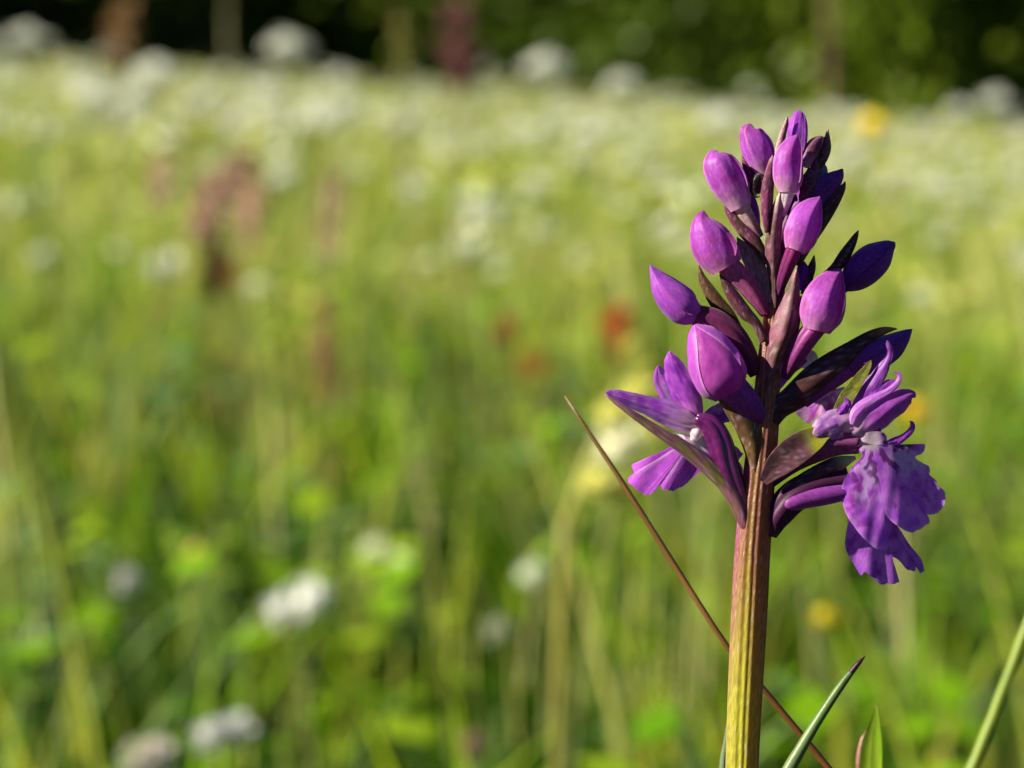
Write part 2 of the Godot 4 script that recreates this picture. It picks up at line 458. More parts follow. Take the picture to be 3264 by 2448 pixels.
	bud(o, plot(1, [[1110, 1640, 60], [1130, 1530, 104], [1144, 1440, 104], [1152, 1384, 14]], -30), 0.4, VIO, VIO * 0.8, VIO)
	part("bract", o, bract_mesh(plot(1, [[1150, 1680, 60], [1190, 1530, 88], [1222, 1430, 70], [1242, 1330, 8]], -28), Color(0.17, 0.10, 0.16), BRD, 0.4), M.bract)
	var wither := part("withered_bract", o, bract_mesh(plot(1, [[800, 700, 40], [735, 648, 72], [690, 690, 78], [674, 762, 66], [692, 822, 46], [735, 832, 14]], 58), Color(0.030, 0.015, 0.018), Color(0.05, 0.02, 0.015), 0.5, 0.4, Color(0.55, 0.38, 0.10)), M.bract)
	wither.set_meta("label", "small dark withered bract curled over with a yellow tip")

	build_left_flower(o)
	build_middle_flower(o)
	build_right_flower(o)

func build_left_flower(o: Node3D) -> void:
	var f := group_part("open_flower", o)
	f.set_meta("label", "lilac open flower on the left, turned away, with a long sepal")
	part("sepal", f, petal_mesh(plot(3, [[1210, 660, 120], [1050, 610, 280], [860, 510, 306], [650, 430, 250], [430, 360, 196], [250, 300, 150], [150, 268, 84], [110, 262, 10]], 24, 30), Color(0.42, 0.17, 0.62), VIO, 0.32, -0.25, 0.35, PALE), M.petal)
	part("sepal", f, petal_mesh(plot(3, [[1160, 590, 120], [1000, 420, 250], [860, 230, 290], [770, 70, 210], [740, -20, 90], [742, -60, 10]], -12, -4), PUR * 1.05, Color(0.40, 0.16, 0.58), 0.3, 0.2, 0.2, WHITE), M.petal)
	part("petal", f, petal_mesh(plot(3, [[1190, 590, 110], [1110, 420, 300], [990, 180, 320], [900, -60, 230], [868, -180, 100], [862, -228, 8]], 14, 10), PUR, VIO, 0.35, -0.2, 0.3, Color(0.56, 0.16, 0.50)), M.petal)
	part("sepal", f, petal_mesh(plot(3, [[1290, 560, 110], [1400, 520, 220], [1530, 510, 240], [1640, 560, 100], [1680, 580, 10]], -16), Color(0.42, 0.17, 0.60), VIO, 0.25, 0.0, 0.3), M.petal)
	part("ovary", f, rod(plot(3, [[1160, 560, 130], [1330, 640, 250], [1440, 830, 296], [1490, 1020, 296], [1560, 1230, 280], [1650, 1420, 220], [1730, 1620, 130]], 26, 26), Color(0.075, 0.008, 0.075), Color(0.085, 0.009, 0.065), 6, 0.85, 1.6, 0.001, 0.09), M.gloss)
	var dome := func(_u: float, v: float, x: float, y: float) -> float:
		return 4.0 - 0.0014 * pow(x - 280.0, 2.0) - 14.0 * v * v + 6.0 * sin(x * 0.06 + y * 0.03) * v
	var tint := func(u: float, v: float, w: Vector3) -> Color:
		var far := Vector2(w.x / UNIT + 482.0 - 325.0, 2195.0 - (w.y - STEM_DROP) / UNIT - 1095.0).length()
		var c := blend(PUR * 1.1, Color(0.42, 0.07, 0.60), w, 0.0016)
		c = c.lerp(Color(0.62, 0.42, 0.70), 0.5 * smoothstep(0.2, 0.9, sin(u * 27.0 + 1.0)) * smoothstep(1.0, 0.6, v))
		c = WHITE.lerp(c, smoothstep(26.0, 92.0, far))
		c = c.lerp(Color(0.40, 0.04, 0.46), 0.7 * smoothstep(0.6, 0.95, sin(u * 34.0 + 3.0 * mottle.get_noise_2d(u * 6.0, v * 2.0))) * smoothstep(0.2, 0.4, v) * smoothstep(0.98, 0.7, v))
		return blend(c * 0.85, c * 1.15, w, 0.00026)
	part("lip", f, lobed(3, Vector2(1160, 770), [[900, 740], [940, 850], [850, 935], [640, 1025], [450, 1100], [432, 1150], [455, 1205], [390, 1270], [392, 1335], [480, 1395], [540, 1440], [600, 1464], [680, 1436], [735, 1345], [790, 1390], [860, 1418], [960, 1400], [1100, 1300], [1200, 1215], [1380, 1180], [1560, 1300], [1690, 1330], [1760, 1180], [1700, 1080], [1745, 1000], [1700, 930], [1600, 860], [1450, 780]], dome, tint, 170, 26, 0.035), M.petal)
	part("column", f, rod(plot(3, [[1140, 680, 90], [1170, 740, 150], [1130, 830, 60]], 12), WHITE, WHITE, 0), M.petal)
	part("bract", o, bract_mesh(plot(0, [[492, 1400, 36], [474, 1338, 60], [432, 1264, 60], [370, 1204, 55], [292, 1142, 46], [202, 1082, 35], [122, 1028, 25], [62, 986, 16], [30, 962, 5]], 40, 62), Color(0.19, 0.065, 0.11), Color(0.15, 0.13, 0.03), 0.55, -0.2, Color(0.30, 0.14, 0.20)), M.bract)

func build_middle_flower(o: Node3D) -> void:
	# half hidden behind the stem and the long bract
	var f := group_part("open_flower", o)
	f.set_meta("label", "pale lilac flower half hidden behind the stem and the long dark bract")
	part("petal", f, petal_mesh(plot(4, [[300, 460, 50], [380, 470, 160], [490, 510, 240], [590, 545, 200], [650, 570, 40]], -140), WHITE, PALE, 0.3), M.petal)
	part("sepal", f, petal_mesh(plot(4, [[130, 920, 60], [210, 740, 170], [310, 600, 210], [430, 550, 160], [510, 550, 20]], -120), PUR, VIO, 0.35), M.petal)
	var flat := func(_u: float, v: float, x: float, _y: float) -> float:
		return -125.0 + 0.10 * (x - 740.0) + 6.0 * sin(x * 0.05) * v
	var tint := func(u: float, v: float, w: Vector3) -> Color:
		var c := blend(PALE * 1.05, PUR, w, 0.0014, -0.1)
		return c.lerp(Color(0.36, 0.04, 0.34), 0.8 * smoothstep(0.6, 0.9, sin(u * 26.0)) * smoothstep(0.2, 0.5, v))
	part("lip", f, lobed(4, Vector2(760, 900), [[960, 720], [700, 830], [480, 940], [330, 1045], [345, 1130], [420, 1215], [530, 1300], [610, 1230], [700, 1180], [860, 1140], [930, 1000], [980, 850]], flat, tint, 80, 16), M.petal)
	# the dark bud at the right with its long bract
	var b := bud(o, plot(4, [[900, 640, 240], [1080, 575, 370], [1262, 490, 416], [1434, 396, 350], [1562, 294, 224], [1642, 222, 110], [1694, 178, 12]], -14), 0.3, Color(0.26, 0.05, 0.44), Color(0.20, 0.035, 0.40), MAG * 0.8)
	part("ovary", b, rod(plot(4, [[420, 1060, 100], [600, 900, 160], [760, 770, 216], [920, 640, 240]], 4, -10), MAG * 0.6, MAG, 6), M.petal)
	part("bract", o, bract_mesh(plot(0, [[575, 1060, 50], [606, 1008, 74], [656, 970, 94], [724, 918, 114], [792, 866, 104], [850, 816, 72], [902, 772, 42], [950, 751, 28], [992, 744, 5]], 30, 8), BRD * 0.8, Color(0.07, 0.026, 0.022), 0.45, 0.25, Color(0.32, 0.16, 0.02)), M.bract)

func build_right_flower(o: Node3D) -> void:
	var f := group_part("open_flower", o)
	f.set_meta("label", "purple open flower on the right with a streaked, lobed lip")
	# side sepals, petals and hood
	part("sepal", f, petal_mesh(plot(4, [[930, 1210, 110], [1060, 1010, 200], [1180, 850, 206], [1286, 690, 160], [1356, 550, 106], [1388, 450, 80], [1372, 370, 72], [1352, 316, 14]], 30, 70), Color(0.42, 0.17, 0.58), VIO, 0.3, -0.3, 0.35), M.petal)
	part("sepal", f, petal_mesh(plot(4, [[950, 1330, 140], [850, 1270, 310], [720, 1300, 340], [600, 1340, 280], [525, 1390, 170], [486, 1414, 20]], 74, 78), Color(0.50, 0.27, 0.56), Color(0.30, 0.10, 0.48), 0.45, 0.0, 0.25, PALE), M.petal)
	part("sepal_tip", f, petal_mesh(plot(4, [[790, 1180, 120], [860, 1100, 110], [890, 1040, 84], [850, 978, 10]], 74), VIO, VIO, 0.4), M.petal)
	part("petal", f, petal_mesh(plot(4, [[1180, 980, 60], [1290, 890, 120], [1400, 820, 110], [1470, 780, 20]], 46), Color(0.38, 0.12, 0.54), VIO, 0.3), M.petal)
	part("hood", f, petal_mesh(plot(4, [[930, 1390, 130], [1010, 1350, 290], [1130, 1265, 370], [1280, 1165, 390], [1430, 1070, 340], [1560, 992, 250], [1640, 955, 140], [1690, 976, 12]], 66, 60), Color(0.38, 0.09, 0.54), Color(0.34, 0.05, 0.44), 0.62, 0.25, 0.2, PALE), M.petal)
	part("petal", f, petal_mesh(plot(4, [[925, 1290, 50], [965, 1170, 120], [1070, 1066, 140], [1200, 990, 110], [1320, 925, 86], [1420, 858, 76], [1486, 776, 62], [1484, 712, 54], [1428, 684, 20]], 84, 78), Color(0.50, 0.20, 0.62), Color(0.42, 0.12, 0.56), 0.35, -0.35, 0.1), M.petal)
	part("petal", f, petal_mesh(plot(4, [[1290, 1600, 130], [1440, 1510, 120], [1550, 1446, 88], [1622, 1384, 78], [1656, 1324, 66], [1646, 1276, 44], [1620, 1254, 8]], 50, 58), PUR * 0.9, VIO, 0.3), M.petal)
	# column and throat
	part("column", f, rod(plot(4, [[1030, 1560, 90], [1100, 1490, 120], [1200, 1420, 110], [1280, 1350, 40]], 44, 56), WHITE, Color(0.30, 0.03, 0.12), 3), M.petal)
	# lip
	var dome := func(_u: float, v: float, x: float, y: float) -> float:
		var r := 70.0 - 0.0017 * pow(x - 905.0, 2.0) - 0.00022 * pow(maxf(y - 1180.0, 0.0), 2.0)
		r += 6.0 * v * sin((x - 800.0) * 0.040 - y * 0.014) + 1.6 * v * sin(x * 0.12 + y * 0.02)
		return r
	var tint := func(_u: float, v_edge: float, w: Vector3) -> Color:
		var q := Vector2(w.x / UNIT + 482.0 - 897.0, 2195.0 - (w.y - STEM_DROP) / UNIT - 1108.0)
		var far := q.length()
		var a := atan2(q.x, q.y)          # 0 hangs down, positive to the right
		var wob := mottle.get_noise_2d(q.x * 0.014, q.y * 0.014)
		var c := blend(Color(0.62, 0.19, 0.84), Color(0.45, 0.085, 0.76), w, 0.0026)
		# pale field between the markings
		c = c.lerp(Color(0.56, 0.36, 0.74), 0.8 * smoothstep(0.1, 0.9, cos(a * 5.2 + 0.6 + wob * 2.5)) * smoothstep(40.0, 90.0, far) * smoothstep(250.0, 170.0, far))
		c = Color(0.60, 0.48, 0.58).lerp(c, smoothstep(20.0, 56.0, far))
		# dark loops and dashes that fan out of the throat
		var line := smoothstep(0.05, 0.55, sin(a * 9.5 + 0.9 + wob * 3.0)) * smoothstep(30.0, 46.0, far) * smoothstep(165.0, 120.0, far + 40.0 * wob)
		c = c.lerp(Color(0.10, 0.008, 0.15), 0.85 * line)
		var stripe := smoothstep(0.09, 0.03, absf(a + 0.30 + wob * 0.16)) * smoothstep(90.0, 130.0, far) * smoothstep(310.0, 260.0, far)
		c = c.lerp(Color(0.30, 0.02, 0.34), 0.8 * stripe)
		var spots := smoothstep(0.26, 0.40, mottle.get_noise_3dv(w / 0.0020 + Vector3(7, 3, 1))) * smoothstep(130.0, 180.0, far)
		c = c.lerp(Color(0.24, 0.02, 0.34), 0.6 * spots)
		c = c.lerp(Color(0.62, 0.38, 0.82), 0.6 * smoothstep(0.955, 0.995, v_edge))
		return blend(c * 0.9, c * 1.1, w, 0.00024)
	part("lip", f, lobed(5, Vector2(480, 320), [[340, 330], [380, 420], [300, 510], [222, 640], [204, 750], [232, 890], [310, 1030], [420, 1160], [520, 1232], [600, 1232], [618, 1190], [600, 1060], [582, 935], [640, 985], [700, 1030], [770, 1074], [860, 1086], [950, 1046], [1004, 1006], [1002, 964], [962, 932], [1050, 944], [1125, 895], [1168, 800], [1140, 724], [1072, 690], [1066, 640], [1002, 585], [996, 515], [930, 482], [862, 432], [932, 392], [946, 316], [820, 330], [700, 336], [610, 310], [590, 230], [500, 200], [400, 220], [345, 280]], dome, tint, 230, 36, 0.012), M.petal)
	# ovary, spur and bracts behind the lip
	part("ovary", f, rod(plot(0, [[560, 1255, 50], [640, 1180, 84], [720, 1135, 100], [790, 1118, 90], [862, 1116, 80]], 6, 30), Color(0.10, 0.012, 0.07), Color(0.30, 0.08, 0.26), 6), M.petal)
	part("bract", o, bract_mesh(plot(0, [[545, 1248, 30], [588, 1196, 80], [640, 1150, 98], [692, 1114, 90], [732, 1096, 62], [768, 1088, 6]], 62, 78), Color(0.17, 0.06, 0.10), Color(0.11, 0.05, 0.05), -0.3, 0.0, Color(0.26, 0.27, 0.012), 0.5), M.bract)
	var green := part("bract", o, bract_mesh(plot(4, [[790, 1150, 130], [890, 985, 172], [1000, 820, 148], [1090, 690, 106], [1148, 600, 68], [1172, 546, 10]], 44, 52), Color(0.30, 0.30, 0.035), Color(0.22, 0.27, 0.02), -0.25, 0.0), M.bract)
	green.set_meta("label", "bright green pointed bract above the right flower")
	# the older flower below it, of which the hanging lip shows
	var g := group_part("open_flower", o)
	g.set_meta("label", "lower right flower of which the hanging lip shows")
	var hang := func(_u: float, v: float, x: float, y: float) -> float:
		return -16.0 - 0.0016 * pow(x - 880.0, 2.0) - 0.0002 * pow(maxf(y - 1350.0, 0.0), 2.0) + 5.0 * v * sin(x * 0.07 + 1.0)
	var tint2 := func(u: float, v: float, w: Vector3) -> Color:
		var c := blend(Color(0.50, 0.15, 0.74), Color(0.36, 0.07, 0.64), w, 0.0022)
		c = c.lerp(Color(0.20, 0.02, 0.28), 0.6 * smoothstep(0.2, 0.45, mottle.get_noise_3dv(w / 0.0022)))
		return blend(c * 0.86, c * 1.14, w, 0.00025)
	part("lip", g, lobed(5, Vector2(540, 880), [[330, 900], [292, 1020], [264, 1190], [292, 1290], [340, 1370], [395, 1465], [420, 1475], [445, 1450], [520, 1508], [590, 1560], [660, 1556], [752, 1548], [738, 1470], [700, 1370], [682, 1325], [745, 1345], [830, 1430], [908, 1452], [932, 1425], [962, 1440], [972, 1486], [1006, 1440], [968, 1345], [862, 1220], [780, 1100], [720, 1020], [640, 900]], hang, tint2, 150, 24, 0.02), M.petal)
	part("spur", g, rod(plot(0, [[612, 1334, 26], [640, 1318, 54], [690, 1302, 66], [760, 1290, 66], [850, 1276, 50]], 44, 30), Color(0.30, 0.05, 0.34), Color(0.26, 0.04, 0.36), 0), M.petal)
	part("ovary", g, rod(plot(0, [[575, 1420, 50], [600, 1360, 90], [650, 1300, 104], [725, 1258, 96], [830, 1240, 80]], 8, 4), DARK * 0.7, DARK * 0.6, 6), M.petal)
	part("bract", o, bract_mesh(plot(0, [[580, 1430, 30], [602, 1350, 66], [655, 1280, 74], [728, 1226, 66], [795, 1190, 54], [852, 1168, 12]], 34, 40), Color(0.11, 0.018, 0.035), Color(0.06, 0.015, 0.03), 0.45, 0.2, Color(0.40, 0.42, 0.24)), M.bract)

# where the orchid's stem meets the soil
func plant_foot() -> Vector3:
	var z := FOCUS
	var f := 1224.0 * FOCAL / 12.0
	var sx := 1900.0 + 482.0 * 0.96463
	return Vector3(0, EYE, 0) + tilt * (Vector3((sx - 1632.0) / f * z, -1224.0 / f * z, -z) + Vector3(0, -STEM_DROP, 0))

# ---------------------------------------------------------------- blades close to the orchid
# a point that is seen at x, y of the photograph (3264 across) from that distance
func seen(x: float, y: float, dist: float) -> Vector3:
	var f := 1224.0 * FOCAL / 12.0
	return Vector3(0, EYE, 0) + tilt * Vector3((x - 1632.0) / f * dist, (1224.0 - y) / f * dist, -dist)

func lay(p: Vector3) -> float:      # height of the soil
	return -0.066 * p.x + 0.02 * sin(p.x * 1.3 + 2.0) * sin(p.z * 0.9) * clampf(-p.z * 0.4 - 0.3, 0.0, 1.0)

# world points with widths -> a stalk or blade mesh standing at its foot
func stalk(rows: Array, origin: Vector3, ca: Color, cb: Color, flat: bool, keel := 0.3) -> ArrayMesh:
	var pts := []
	for r in rows:
		var q: Vector3 = r[0] - origin
		pts.append(Vector4(q.x, q.y, q.z, r[1]))
	if not flat:
		return rod(pts, ca, cb, 0, 1.0, 0.0, 0.002)
	return petal_mesh(pts, ca, cb, keel, 0.0, 0.0, Color(-1, 0, 0), 0.01)

func blade(called: String, label: String, category: String, rows: Array, ca: Color, cb: Color, flat: bool, foot_shift := Vector3.ZERO, keel := 0.3) -> Node3D:
	var first: Vector3 = rows[0][0]
	var foot := Vector3(first.x, 0, first.z) + foot_shift
	foot.y = lay(foot)
	var o := thing(called, label, category, foot)
	var second: Vector3 = rows[1][0]
	var w: float = rows[0][1]
	var step := first.distance_to(second)
	var dirn := (first - second).normalized()
	var bend := first.distance_to(foot)
	var all := [[foot, w]]
	var reach := step * 12.0
	while reach > step * 0.8:
		if reach < bend * 0.8:
			all.append([(first + dirn * reach).lerp(first.lerp(foot, reach / bend), smoothstep(0.0, 0.6, reach / bend)), w])
		reach *= 0.5
	all.append_array(rows)
	part("blade" if flat else "stalk", o, stalk(all, foot, ca, cb, flat, keel), M.blade)
	return o

func build_near_blades() -> void:
	var k := 1.4756
	var d := 0.297
	blade("grass_stalk", "thin reddish brown grass stalk slanting behind the orchid stem", "grass stalk",
		[[seen(1830 * k, 1710 * k, d), 0.00095], [seen(1790 * k, 1659 * k, d), 0.00092], [seen(1650 * k, 1490 * k, d), 0.00084], [seen(1573 * k, 1400 * k, d), 0.00076], [seen(1450 * k, 1210 * k, d + 0.002), 0.0008], [seen(1330 * k, 1020 * k, d + 0.004), 0.0007], [seen(1220 * k, 855 * k, d + 0.006), 0.0003]], Color(0.15, 0.018, 0.006), Color(0.14, 0.085, 0.025), false, Vector3(0.03, 0, 0))
	d = 0.280
	var g := blade("grass_shoot", "short blue green grass blade with a dark tip right of the orchid stem", "grass blade",
		[[seen(1690 * k, 1690 * k, d), 0.0017], [seen(1712 * k, 1648 * k, d), 0.0016], [seen(1752 * k, 1580 * k, d), 0.0013], [seen(1800 * k, 1505 * k, d), 0.0011], [seen(1840 * k, 1450 * k, d), 0.0008], [seen(1867 * k, 1419 * k, d), 0.0001]], Color(0.25, 0.36, 0.15), Color(0.045, 0.095, 0.014), false, Vector3(-0.01, 0, 0), 0.5)
	part("tip", g, stalk([[seen(1838 * k, 1453 * k, d - 0.0006), 0.0007], [seen(1855 * k, 1432 * k, d - 0.0006), 0.0006], [seen(1869 * k, 1417 * k, d - 0.0006), 0.0001]], g.position, Color(0.03, 0.006, 0.02), Color(0.03, 0.006, 0.02), false), M.blade)
	d = 0.31
	var n := blade("leaf", "broad bright green leaf with a nibbled brown tip at the bottom edge", "leaf",
		[[seen(1880 * k, 1690 * k, d), 0.0033], [seen(1880 * k, 1655 * k, d), 0.0032], [seen(1884 * k, 1600 * k, d), 0.0027], [seen(1890 * k, 1560 * k, d), 0.0013], [seen(1893 * k, 1528 * k, d), 0.0003]], Color(0.20, 0.36, 0.012), Color(0.22, 0.33, 0.02), true, Vector3.ZERO, -0.12)
	part("margin", n, stalk([[seen(1858 * k, 1690 * k, d + 0.0005), 0.0009], [seen(1857 * k, 1640 * k, d + 0.0005), 0.001], [seen(1863 * k, 1600 * k, d + 0.0005), 0.0007], [seen(1870 * k, 1586 * k, d + 0.0005), 0.0005], [seen(1888 * k, 1560 * k, d + 0.0005), 0.0008], [seen(1894 * k, 1526 * k, d + 0.0005), 0.0003]], n.position, Color(0.30, 0.14, 0.10), Color(0.24, 0.14, 0.12), false), M.blade)
	d = 0.36
	blade("grass_shoot", "pale green blurred grass blade leaning in from the right edge", "grass blade",
		[[seen(2070 * k, 1720 * k, d), 0.0023], [seen(2105 * k, 1650 * k, d), 0.0021], [seen(2160 * k, 1510 * k, d), 0.0018], [seen(2205 * k, 1390 * k, d), 0.0018], [seen(2260 * k, 1230 * k, d), 0.0008]], Color(0.17, 0.25, 0.018), Color(0.16, 0.23, 0.02), false, Vector3(-0.03, 0, 0))
	d = 0.30
	blade("grass_shoot", "thin pale blade tight against the left of the orchid stem", "grass blade",
		[[seen(1560 * k, 1690 * k, d), 0.0010], [seen(1563 * k, 1640 * k, d), 0.0009], [seen(1571 * k, 1590 * k, d), 0.0007], [seen(1582 * k, 1500 * k, d), 0.0004]], Color(0.20, 0.27, 0.14), Color(0.20, 0.27, 0.14), true)

# ---------------------------------------------------------------- ground, meadow, trees
func build_setting() -> void:
	var st := SurfaceTool.new()
	st.begin(Mesh.PRIMITIVE_TRIANGLES)
	st.set_smooth_group(0)
	var n := 120
	for i in n + 1:
		for j in n + 1:
			var a := (float(i) / n - 0.5) * 2.0
			var b := (float(j) / n - 0.5) * 2.0
			var p := Vector3(signf(a) * a * a * 75.0, 0, signf(b) * b * b * 75.0 - 5.0)
			p.y = lay(p)
			if absf(p.x) > 20.0:
				p.y = lay(Vector3(signf(p.x) * 20.0, 0, p.z))
			st.set_color(blend(Color(0.030, 0.034, 0.010), Color(0.055, 0.046, 0.022), p, 0.3))
			st.add_vertex(p)
	for i in n:
		for j in n:
			var a := i * (n + 1) + j
			for id in [a, a + n + 1, a + 1, a + n + 1, a + n + 2, a + 1]:
				st.add_index(id)
	st.generate_normals()
	var g := MeshInstance3D.new()
	g.name = "ground"
	g.mesh = st.commit()
	g.material_override = M.soil
	g.set_meta("kind", "structure")
	add_child(g)
	build_grass()
	build_trees()

# one tuft of blades, about 1 high
func tuft(blades: int, spread: float, wide: float, bend: float, seedy: int) -> ArrayMesh:
	var r := RandomNumberGenerator.new()
	r.seed = seedy
	var st := SurfaceTool.new()
	st.begin(Mesh.PRIMITIVE_TRIANGLES)
	st.set_smooth_group(0)
	var at := 0
	for b in blades:
		var a := r.randf() * TAU
		var root := Vector3(cos(a), 0, sin(a)) * spread * r.randf()
		var lean := Vector3(cos(a + r.randf_range(-1, 1)), 0, sin(a + r.randf_range(-1, 1))) * bend * r.randf_range(0.3, 1.2)
		var h := r.randf_range(0.55, 1.0)
		var w := wide * r.randf_range(0.6, 1.2)
		var f := r.randf() * TAU
		var side := Vector3(cos(f), 0, sin(f)) * w
		var tint := r.randf_range(0.8, 1.2)
		for i in 5:
			var t := i / 4.0
			var p := root + Vector3(0, h * (t - 0.12 * bend * t * t), 0) + lean * t * t * h
			var half := side * (1.0 - t * t * 0.97) * 0.5
			st.set_color(Color(tint, tint, tint))
			st.add_vertex(p - half)
			st.set_color(Color(tint, tint, tint))
			st.add_vertex(p + half)
		for i in 4:
			var k := at + i * 2
			for id in [k, k + 2, k + 1, k + 1, k + 2, k + 3]:
				st.add_index(id)
		at += 10
	st.generate_normals()
	return st.commit()

# a clump of small rounded leaves on stalks, about 1 high
func leafy(leaves: int, size: float, seedy: int) -> ArrayMesh:
	var r := RandomNumberGenerator.new()
	r.seed = seedy
	var st := SurfaceTool.new()
	st.begin(Mesh.PRIMITIVE_TRIANGLES)
	for b in leaves:
		var a := r.randf() * TAU
		var p := Vector3(cos(a) * 0.35 * r.randf(), r.randf_range(0.35, 1.0), sin(a) * 0.35 * r.randf())
		var out := Vector3(cos(a), r.randf_range(-0.3, 0.6), sin(a)).normalized() * size
		var side := out.cross(Vector3.UP).normalized() * size * 0.42
		var tint := r.randf_range(0.8, 1.2)
		for v in [p, p + out * 0.5 + side, p + out, p, p + out, p + out * 0.5 - side]:
			st.set_color(Color(tint, tint, tint))
			st.add_vertex(v)
	st.generate_normals()
	return st.commit()

func scatter(called: String, label: String, mesh: Mesh, m: Material, places: Array) -> void:
	var mm := MultiMesh.new()
	mm.transform_format = MultiMesh.TRANSFORM_3D
	mm.use_colors = true
	mm.mesh = mesh
	mm.instance_count = places.size()
	for i in places.size():
		mm.set_instance_transform(i, places[i][0])
		mm.set_instance_color(i, places[i][1])
	var o := MultiMeshInstance3D.new()
	o.name = called
	o.multimesh = mm
	o.material_override = m
	o.set_meta("kind", "stuff")
	o.set_meta("label", label)
	o.set_meta("category", "grass")
	add_child(o, true)

func meadow_spot(near: float, far: float) -> Vector3:
	var z := sqrt(rng.randf() * (far * far - near * near) + near * near)
	var x := rng.randf_range(-1.0, 1.0) * (0.45 + 0.34 * z)
	var p := Vector3(x, 0, -z)
	p.y = lay(p) - 0.004
	return p

func build_grass() -> void:
	var tones := [Color(0.098, 0.235, 0.003), Color(0.172, 0.345, 0.004), Color(0.285, 0.415, 0.010), Color(0.165, 0.265, 0.070), Color(0.380, 0.400, 0.040), Color(0.045, 0.135, 0.003)]
	for v in 3:
		var places := []
		for i in 11000:
			var near := i < 3600
			var p := meadow_spot(0.62, 3.0) if near else meadow_spot(2.6, 13.5)
			var clump := mottle.get_noise_3dv(p * (7.0 if near else 3.0))
			if near and clump < -0.06 and rng.randf() < 0.92: continue
			var h := rng.randf_range(0.11, 0.21) * (1.0 + 0.5 * clump)
			if near: h = rng.randf_range(0.08, 0.145) * (1.0 + 0.5 * clump)
			var patch := mottle.get_noise_3dv(p * 5.0 + Vector3(9, 0, 0))
			var c: Color = tones[clampi(int(rng.randf() * 4.2 + patch * 4.0 + 0.6), 0, 5)]
			if p.z < -2.2 and rng.randf() < clampf(-p.z * 0.14, 0.0, 0.75):
				c = [tones[2], tones[4], Color(0.36, 0.45, 0.04), Color(0.48, 0.50, 0.12)][rng.randi() % 4]
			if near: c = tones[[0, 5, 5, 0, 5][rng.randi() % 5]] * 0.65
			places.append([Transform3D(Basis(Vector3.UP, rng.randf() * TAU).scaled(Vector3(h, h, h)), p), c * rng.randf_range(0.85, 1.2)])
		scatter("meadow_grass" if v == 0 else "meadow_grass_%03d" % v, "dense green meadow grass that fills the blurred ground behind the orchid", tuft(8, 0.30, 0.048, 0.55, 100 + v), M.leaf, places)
	var tall := []
	for i in 1900:
		var p := meadow_spot(0.75, 3.4)
		if mottle.get_noise_3dv(p * 11.0 + Vector3(3, 0, 5)) < 0.02: continue
		var h := rng.randf_range(0.13, 0.225)
		tall.append([Transform3D(Basis(Vector3.UP, rng.randf() * TAU).scaled(Vector3(h, h, h)), p), [tones[1], tones[2], tones[3], tones[4], tones[3], tones[2]][rng.randi() % 6]])
	scatter("tall_grass", "taller bright grass leaves rising out of the near meadow", tuft(5, 0.14, 0.036, 0.50, 210), M.leaf, tall)
	var straw := []
	for i in 9000:
		var p := meadow_spot(0.8, 4.0) if i < 1500 else meadow_spot(3.0, 13.5)
		var h := rng.randf_range(0.20, 0.32)
		straw.append([Transform3D(Basis(Vector3.UP, rng.randf() * TAU).scaled(Vector3(h, h, h)), p), [Color(0.49, 0.50, 0.12), Color(0.41, 0.48, 0.06), Color(0.46, 0.42, 0.17), Color(0.41, 0.52, 0.12)][rng.randi() % 4]])
	for i in 420:
		var p := meadow_spot(3.0, 9.0)
		var h := rng.randf_range(0.32, 0.44)
		straw.append([Transform3D(Basis(Vector3.UP, rng.randf() * TAU).scaled(Vector3(h, h, h)), p), [Color(0.34, 0.38, 0.08), Color(0.36, 0.28, 0.14), Color(0.22, 0.32, 0.05)][rng.randi() % 3]])
	scatter("seeding_grass", "yellowish seeding grass stalks standing above the meadow grass", tuft(3, 0.25, 0.014, 0.30, 300), M.leaf, straw)
	var herbs := []
	for i in 12000:
		var p := meadow_spot(0.8, 3.0) if i < 1600 else meadow_spot(2.6, 13.0)
		var clump := mottle.get_noise_3dv(p * 6.0 + Vector3(0, 4, 0))
		if clump < (0.12 if i < 1600 else -0.05): continue
		var h := rng.randf_range(0.07, 0.18)
		herbs.append([Transform3D(Basis(Vector3.UP, rng.randf() * TAU).scaled(Vector3(h, h, h)), p), [Color(0.11, 0.27, 0.003), Color(0.18, 0.37, 0.004), Color(0.27, 0.42, 0.010), Color(0.17, 0.31, 0.10)][rng.randi() % 4]])
	scatter("meadow_herbs", "low leafy herbs and clover between the meadow grass", leafy(12, 0.20, 500), M.leaf, herbs)
	# pale florets past counting at the far end
	var dots := []
	for i in 3400:
		var p := meadow_spot(2.6, 13.5)
		p.y += rng.randf_range(0.14, 0.27)
		var h := rng.randf_range(0.014, 0.040)
		dots.append([Transform3D(Basis(Vector3.UP, rng.randf() * TAU).scaled(Vector3(h, h, h)), p), [Color(0.66, 0.72, 0.50), Color(0.58, 0.64, 0.20), Color(0.70, 0.74, 0.60), Color(0.56, 0.58, 0.14)][rng.randi() % 4]])
	var st := begin()
	var r := RandomNumberGenerator.new()
	r.seed = 8
	for k in 14:
		var d := Vector3(r.randfn(), absf(r.randfn()) * 0.6, r.randfn()).normalized()
		add_petal(st, Vector3.ZERO, d, d.cross(Vector3(r.randfn(), r.randfn(), r.randfn())).normalized() * 0.3, Color.WHITE)
	scatter("meadow_florets", "countless small pale florets sprinkled through the far meadow", done(st), M.floret, dots)

